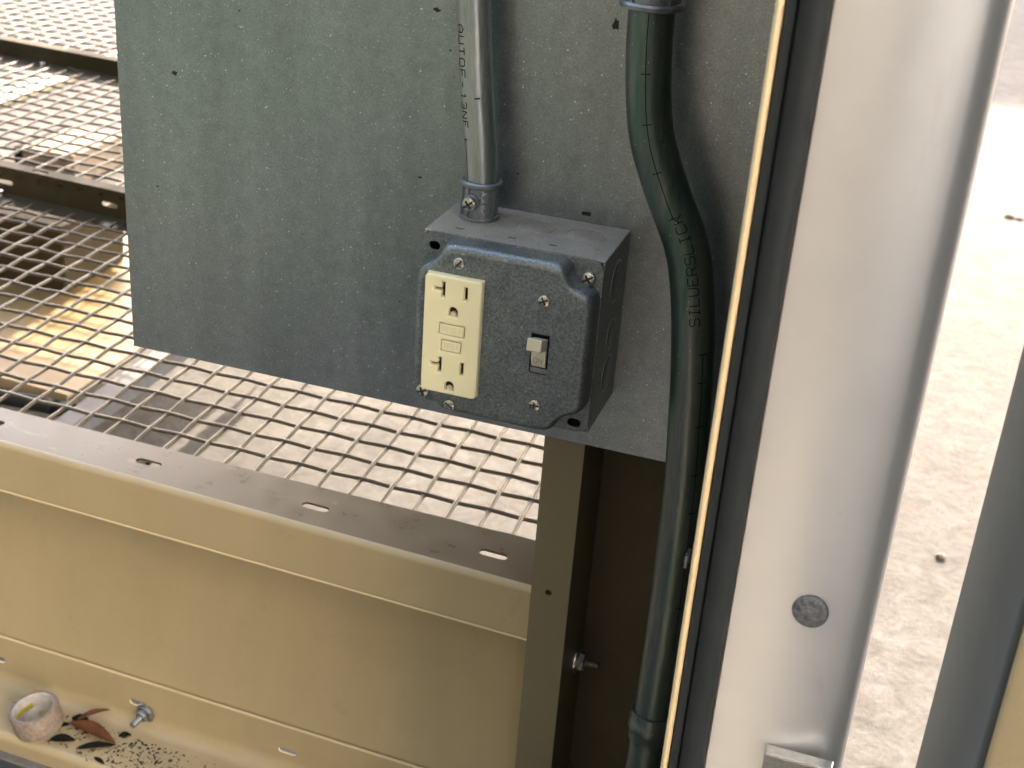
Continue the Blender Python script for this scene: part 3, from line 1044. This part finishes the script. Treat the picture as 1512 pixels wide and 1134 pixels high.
def inset(poly, d):
    """move a smooth closed outline inwards by d"""
    n = len(poly)
    k = max(1, int(d / 0.3 + 0.999))
    for _ in range(k):
        res = []
        for i in range(n):
            ax_, az_ = poly[i - 2]
            bx_, bz_ = poly[(i + 2) % n]
            tx, tz = bx_ - ax_, bz_ - az_
            L = hypot(tx, tz) or 1
            res.append((poly[i][0] - tz / L * d / k, poly[i][1] + tx / L * d / k))
        for _ in range(4):
            res = [((res[i - 1][0] + 2 * res[i][0] + res[(i + 1) % n][0]) / 4, (res[i - 1][1] + 2 * res[i][1] + res[(i + 1) % n][1]) / 4) for i in range(n)]
        poly = res
    return poly


HT = 12.7
RR = 5.0
r0 = inset(out, 0.6)
rings = [(out, 0.0), (r0, HT - RR)]
prev, last = r0, 0.0
for i in range(1, 8):
    th = radians(90 * i / 7)
    d = RR * (1 - cos(th)) * 0.85
    prev = inset(prev, d - last)
    last = d
    rings.append((prev, HT - RR + RR * sin(th)))
pb = MB()
vs = [(x, -D - 1.6 - h, z) for ring, h in rings for x, z in ring]
fs = []
for k in range(len(rings) - 1):
    for i in range(n):
        fs.append((k * n + i, k * n + (i + 1) % n, (k + 1) * n + (i + 1) % n, (k + 1) * n + i))
pb.add(vs, fs)
obj('cover_shoulder', pb.mesh('cover_shoulder', 70), 'box', ob)
YF = -D - 1.6 - HT        # front face of the cover
fx0, fx1, fz0, fz1 = -42.0, -9.6, -35.2, 33.8
tx0, tx1, tz0, tz1 = 17.9, 28.1, -14.4, 9.0
cap = plate('cover_face', rings[-1][0], [rrect(fx0 + 1, fx1 - 1, fz0 + 1, fz1 - 1, 2), rrect(tx0, tx1, tz0, tz1, 0.4, 2)], 1.2)
obj('cover_face', upright(cap, YF + 0.6), 'box', ob)

# receptacle
rc = obj('receptacle', MB().box(fx0 + 0.3, fx1 - 0.3, YF + 0.5, YF - 2.0, fz0 + 0.3, fz1 - 0.3), 'ivory', ob)


def tslot(cx, cz):
    return [(cx - 0.95, cz - 4.4), (cx + 0.95, cz - 4.4), (cx + 0.95, cz + 4.4), (cx - 0.95, cz + 4.4), (cx - 0.95, cz + 0.95), (cx - 5.0, cz + 0.95), (cx - 5.0, cz - 0.65), (cx - 0.95, cz - 0.65)]


def uslot(cx, cz):
    pts = [(cx - 2.5, cz - 2.3), (cx + 2.5, cz - 2.3), (cx + 2.5, cz + 0.6)]
    pts += [(cx + 2.5 * cos(a), cz + 0.6 + 2.6 * sin(a)) for a in [pi * i / 10 for i in range(1, 10)]]
    return pts + [(cx - 2.5, cz + 0.6)]


def bslot(cx, cz):
    return [(cx - 1.0, cz - 3.7), (cx + 1.0, cz - 3.7), (cx + 1.0, cz + 3.7), (cx - 1.0, cz + 3.7)]


YR = YF - 5.4             # front face of the receptacle
holes = []
for dz in (0, -44.2):
    holes += [tslot(-31.4, 25.8 + dz), bslot(-18.7, 25.6 + dz), uslot(-25.2, 13.6 + dz)]
btn = [(-25.4, 3.3, 14.8, 6.6), (-25.4, -6.3, 11.6, 6.6)]
for cx, cz, lw, lh in btn:
    holes.append(rrect(cx - lw / 2, cx + lw / 2, cz - lh / 2, cz + lh / 2, 0.5, 2))
fc = plate('receptacle_face', rrect(fx0, fx1, fz0, fz1, 2.6, 5), holes, 5.2, 0.9)
obj('face', upright(fc, YR + 2.6), 'ivory', rc)
for dz in (0, -44.2):
    obj('slot_shade_plate', MB().box(-37.2, -16.8, YR + 3.4, YR + 3.6, 20.6 + dz, 31.2 + dz), 'dark', rc)  # dark plates stand in for shade inside the slots
    obj('ground_shade_plate', MB().box(-28.4, -22.0, YR + 2.6, YR + 3.3, 12.4 + dz, 17.2 + dz), 'dark', rc)
for (cx, cz, lw, lh), nm, word in zip(btn, ('reset_button', 'test_button'), ('RESET', 'TEST')):
    o = obj(nm, MB().box(cx - lw / 2 + 0.45, cx + lw / 2 - 0.45, YR + 4, YR + 0.15, cz - lh / 2 + 0.45, cz + lh / 2 - 0.45), 'ivory', rc, 0.3)
for dz in (0, -44.2):
    obj('ground_pin_seat', MB().lathe([(0, 0), (1.9, 0), (1.9, 1.4)], (-25.2, YR + 2.0, 12.4 + dz), (0, -1, 0), 16), 'almond', rc)
# embossed letters on the two buttons
for (cx, cz, lw, lh), word in zip(btn, ('RESET', 'TEST')):
    tb = MB()
    h_ = 2.9
    st = strokes(word, h_, 1.42, 0.55)
    wtot = h_ * 0.55 * (1.42 * (len(word) - 1) + 1)
    for pl_ in st:
        ribbon(tb, pl_, 0.32, lambda u, v: (Vector((cx - wtot / 2 + u, YR + 0.10, cz - h_ / 2 + v)), Vector((0, -1, 0))))
    obj('embossed_word', tb, 'almond', rc)

# toggle switch
tg = obj('switch_recess', MB().box(tx0 + 0.05, tx1 - 0.05, YF + 3.4, YF + 4.5, tz0 + 0.05, tz1 - 0.05), 'dark', ob)
cxs = (tx0 + tx1) / 2
obj('switch_strap', MB().box(tx0 + 0.5, tx1 - 0.3, YF + 0.9, YF + 1.6, tz0 + 0.4, tz0 + 3.2), 'dull_zinc', tg)
lo = MB()
pr = []
for i in range(13):
    a = radians(-75 + 150 * i / 12)
    pr.append((-9.2 * cos(a) * 0.42, 8.6 * sin(a) * 1.02))
vs = [(cxs + x, YF + 2.2 + y, -2.2 + z) for x in (-3.9, 3.9) for y, z in pr]
k = len(pr)
lo.add(vs, [(i, i + 1, k + i + 1, k + i) for i in range(k - 1)] + [tuple(range(k - 1, -1, -1)), tuple(range(k, 2 * k))])
obj('switch_cradle', lo, 'almond', tg)
lv = MB()
for_pts = [(-3.7, 1.5), (3.7, 1.5)]
# lever: tapers slightly and points up and out
base = [(-3.8, YF + 1.0, -0.6), (3.8, YF + 1.0, -0.6), (3.8, YF + 1.0, 6.4), (-3.8, YF + 1.0, 6.4)]
tip = [(-4.2, YF - 12.0, 3.8), (4.2, YF - 12.0, 3.8), (4.0, YF - 11.4, 11.0), (-4.0, YF - 11.4, 11.0)]
vs = [(cxs + x, y, z) for x, y, z in base + tip]
lv.add(vs, [(0, 3, 2, 1), (4, 5, 6, 7), (0, 1, 5, 4), (1, 2, 6, 5), (2, 3, 7, 6), (3, 0, 4, 7)])
obj('switch_lever', lv, 'almond', tg, 0.7, seg=3)
tb = MB()
for pl_ in strokes('ON', 3.0, 1.5, 0.62):
    ribbon(tb, pl_, 0.4, lambda u, v: (Vector((cxs - 2.4 + u, YF + 2.2 - 3.93, -7.2 + v)), Vector((0, -1, 0))))
obj('on_mark', tb, 'scratch', tg)

screw_head(ob, 'plate_screw', (-24.8, YF, 40.6), (0, -1, 0), 3.4, 1.8, 'slot', 0.9)
screw_head(ob, 'plate_screw', (-26.0, YF, -43.9), (0, -1, 0), 3.4, 1.8, 'slot', 2.6)
screw_head(ob, 'plate_screw', (23.4, YF, 28.6), (0, -1, 0), 3.4, 1.8, 'cross', 0.5)
screw_head(ob, 'plate_screw', (23.0, YF, -32.9), (0, -1, 0), 3.4, 1.8, 'cross', 0.0)
screw_head(ob, 'corner_screw', (43.1, -D - 1.7, 40.8), (0, -1, 0), 4.0, 3.2, 'cross', 0.6, 'zinc')
screw_head(ob, 'corner_screw', (-46.6, -D - 1.7, -44.6), (0, -1, 0), 4.0, 3.2, 'cross', 0.4, 'zinc')

# ------------------------------------------------------------------ small conduit
c1 = thing('small_conduit', 'thin galvanized conduit rising from the outlet box with printed letters', 'conduit')
t1 = Tube([(-31.0, -21.5, 46), (-31.2, -21.5, 60), (-31.4, -21.5, 74), (-33.0, -21.5, 90), (-36.6, -21, 116), (-40.2, -20, 148), (-42.0, -20, 168), (-44.5, -20, 230), (-45, -20, 420)], 8.95)
obj('tube', t1.mb(), 'emt', c1)
cn = MB().lathe([(8.9, 0), (11.2, 0), (11.4, 1.0), (11.2, 2.2), (10.2, 2.6), (10.2, 18.0), (11.3, 18.6), (11.8, 19.6), (11.6, 21.2), (10.8, 21.8), (9.3, 21.6), (9.0, 20)], (-31.2, -21.5, A), (0, 0, 1), 48)
cno = obj('connector', cn, 'cast', c1)
for a in (-112, -78, -30, -140):
    th = radians(a)
    rb = MB().box(-0.7, 0.7, -0.9, 0.4, 2.4, 18.6)
    o = obj('rib', rb, 'cast', cno)
    o.location = ((-31.2 + 10.3 * cos(th)) * MM, (-21.5 + 10.3 * sin(th)) * MM, A * MM)
    o.rotation_euler = (0, 0, th + pi / 2)
dv = Vector((-0.06, -1.0, -0.06)).normalized()
ps = Vector((-31.8, -21.5, A + 12.2)) + dv * 8.5
obj('screw_boss', MB().cyl(ps, dv, 4.7, 4.0, 28, 0.8), 'cast', cno)
screw_head(cno, 'set_screw', ps + dv * 4.0, dv, 4.1, 3.6, 'cross', 0.7, 'zinc')
tb = MB()


def on_cyl(cx, cy, r, a0, z0):
    # letters run upwards, their tops to the left
    return lambda u, v: (Vector((cx + r * cos(a0 - v / r), cy + r * sin(a0 - v / r), z0 + u)), Vector((cos(a0 - v / r), sin(a0 - v / r), 0)))


for pl_ in strokes('HALEX', 3.1, 1.5, 0.66):
    ribbon(tb, pl_, 0.55, on_cyl(-31.2, -21.5, 10.45, radians(-50), A + 3.2))
obj('raised_word', tb, 'zinc', cno)


def tube_print(tb, tube, text, h, s0, a0, up, w_, adv=1.45, wid=0.66):
    """up=True: reads upwards with letter tops to the left; False: reads downwards, tops to the right"""
    def put(u, v):
        if up:
            return tube.at(s0 + u, a0 + v / tube.r)
        return tube.at(s0 - u, a0 - v / tube.r)
    for pl_ in strokes(text, h, adv, wid):
        ribbon(tb, pl_, w_, put)


def s_at_z(tube, z):
    return min(range(len(tube.p)), key=lambda i: abs(tube.p[i].z - z)) and tube.s[min(range(len(tube.p)), key=lambda i: abs(tube.p[i].z - z))]


tb = MB()
tube_print(tb, t1, 'AUTOF-1', 4.6, s_at_z(t1, 156), radians(140), False, 0.62, 1.5, 0.85)
tube_print(tb, t1, '3NF', 4.0, s_at_z(t1, 115.5), radians(136), False, 0.62, 1.5, 0.85)
s0 = s_at_z(t1, 97)
ribbon(tb, [(0, 0), (-24, 0)], 0.5, lambda u, v: t1.at(s0 + u, radians(128) + v / 8.95))
ribbon(tb, [(0, -1.8), (0, 1.8)], 0.6, lambda u, v: t1.at(s0 + u, radians(128) + v / 8.95))
s1 = s_at_z(t1, 117)
ribbon(tb, [(0, -2.0), (0, 1.0)], 0.9, lambda u, v: t1.at(s1 + u, radians(72) + v / 8.95))
obj('printed_letters', tb, 'ink', c1)

# ------------------------------------------------------------------ large conduit
c2 = thing('large_conduit', 'thick greenish conduit bending down along the tan lip beside the outlet box', 'conduit')
t2 = Tube([(104, -38, -760), (105.5, -38, -300), (106.3, -38, -246), (107, -38, -165), (105.6, -38, -80), (103.6, -38, -46), (100.6, -38, -5), (95.6, -37, 33), (88.8, -36, 60), (75, -35, 87),
           (63, -35, 116), (57.6, -35, 150), (56, -35, 186), (55.5, -35, 420)], 11.7)
obj('tube', t2.mb(36), 'emt_green_shade', c2)
k2 = obj('connector', MB().lathe([(11.6, 0.4), (14.6, 0), (16.2, 0.6), (16.4, 2.4), (15.6, 3.6), (14.4, 4.0), (14.4, 30), (15.6, 31), (15.6, 40), (11, 40)], (55.8, -35, 178.5), (0, 0, 1), 48), 'cast', c2)
for a in (-150, -120, -84, -62, -40):
    th = radians(a)
    o = obj('rib', MB().box(-0.8, 0.8, -0.9, 0.5, 3.6, 30), 'cast', k2)
    o.location = ((55.8 + 14.5 * cos(th)) * MM, (-35 + 14.5 * sin(th)) * MM, 178.5 * MM)
    o.rotation_euler = (0, 0, th + pi / 2)
tb = MB()
tube_print(tb, t2, 'SILVERSLICK', 5.2, s_at_z(t2, 21), radians(62), True, 0.55, 1.36, 0.78)
sA, sB = s_at_z(t2, 178), s_at_z(t2, 76)
ribbon(tb, [(0, 0), (sB - sA, 0)], 0.5, lambda u, v: t2.at(sA + u, radians(84) + v / 11.7))
for q in (0.28, 0.52, 0.76, 1.0):
    sq = sA + (sB - sA) * q
    ribbon(tb, [(0, -2.4), (0, 2.4)], 0.5, lambda u, v: t2.at(sq + u, radians(84) + v / 11.7))
sC = s_at_z(t2, 5)
ribbon(tb, [(0, 0), (-190, 0)], 0.5, lambda u, v: t2.at(sC + u, radians(52) + v / 11.7))
for q in (0, 16, 42, 72, 96, 130, 160):
    ribbon(tb, [(0, -2.4), (0, 2.4)], 0.6, lambda u, v: t2.at(sC - q + u, radians(52) + v / 11.7))
obj('printed_letters', tb, 'ink', c2)

st = thing('conduit_strap', 'galvanized strap clamping the thick conduit near the bottom edge', 'strap')
obj('band', MB().lathe([(12.0, -11), (13.2, -11), (13.4, -4), (14.4, -2), (14.4, 2), (13.4, 4), (13.2, 11), (12.0, 11), (12.0, -11)], (106.2, -38, -249), (0, 0, 1), 36), 'emt_green_shade', st)
obj('foot', MB().box(113, 142, -27, -24.8, -258, -240), 'dull_zinc', st, 0.4)
s2_ = thing('conduit_clip', 'small galvanized clip behind the thick conduit beside the pale lip', 'clip')
obj('tab', MB().box(116.8, 142, -50, -48, -122, -108), 'dull_zinc', s2_, 0.6)
obj('hook', MB().box(114.6, 116.6, -60, -50, -119, -111), 'dull_zinc', s2_, 0.5)

# ------------------------------------------------------------------ door jamb, seal, open door
ZB, ZT = -545, 1000
jb = thing('door_jamb', 'tall tan and grey blue steel door jamb with a round rivet', 'door jamb')
obj('inner_wall', MB().box(142.2, 143.4, -238, 62, ZB, ZT), 'brown', jb)  # dark colour carries the recess shade and dulls reflections
lipp = [(142.8 + 1.5 * cos(radians(a)), -240 + 2.6 * sin(radians(a))) for a in range(-180, 180, 18)]
obj('front_lip', MB().prism(lipp, ZB, ZT), 'tan_edge', jb)
pts = [(159.4, -232), (159.4, -236.8), (160.2, -237.6)]
px_, py_ = 160.2, -237.6
for i in range(28):                    # slightly bowed face
    an = radians(-2 + 20 * (i / 27) ** 1.5)
    px_ += 1.72 * cos(an)
    py_ += 1.72 * sin(an)
    pts.append((px_, py_))
face_pts = list(pts)


def face_y(x):
    return min(face_pts, key=lambda q: abs(q[0] - x))[1]


a0_ = 18
cx_, cy_ = px_ - 12 * sin(radians(a0_)), py_ + 12 * cos(radians(a0_))
pts += [(cx_ + 12 * sin(radians(a)), cy_ - 12 * cos(radians(a))) for a in range(22, 91, 5)]
pts += [(cx_ + 12, 60), (cx_ + 10, 60), (cx_ + 10, cy_), (206, cy_ - 8), (190, -231), (162, -234)]
obj('face_plate', MB().prism(pts, ZB, ZT), 'satin', jb)
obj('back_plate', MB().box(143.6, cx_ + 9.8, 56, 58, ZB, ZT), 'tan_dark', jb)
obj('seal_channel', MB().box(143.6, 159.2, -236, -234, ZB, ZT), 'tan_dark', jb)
rv = obj('rivet_head', MB().cyl((190.8, face_y(191) + 0.3, -9), (-0.1, -1, 0), 7.2, 2.6, 40, 0.7), 'rivet', jb)
sp = thing('door_seal', 'black rubber bulb seal running up the door jamb beside the pale lip', 'rubber seal')
obj('clip_strip', MB().prism([(145.3, -236.3), (149, -236.3), (149, -240), (148.2, -241.6), (146.8, -241.2), (145.3, -241.2)], ZB, ZT), 'rubber', sp)
bl = [(154.3 + 5.2 * cos(radians(a)), -240.4 + 4.2 * sin(radians(a))) for a in range(0, 360, 12)]
obj('bulb', MB().prism(bl, ZB, ZT), 'rubber', sp)
lt = thing('latch_plate', 'galvanized latch plate with bright bent top edge at the bottom of the jamb', 'latch plate')
obj('plate', MB().box(184, 212, face_y(200) - 3.4, face_y(200) - 1.8, -200, -80.5), 'dull_zinc', lt, 0.4)
obj('bent_edge', MB().box(184, 212, face_y(200) - 9, face_y(200) - 3, -80.3, -78.6), 'zinc', lt, 0.4)

dr = thing('open_door', 'open door edge, grey with a tan corner, at the right picture edge', 'door')
obj('edge_face', MB().prism([(247, -200), (258.2, -296), (262, -296), (251, -200)], ZB + 8, ZT), 'grey', dr, 1.5)
obj('door_skin', MB().prism([(259.2, -302), (262.0, -304), (900, -420), (900, -380), (330, -280), (262.2, -200), (262.2, -298)], ZB + 8, 1300), 'tan', dr, 1.5)
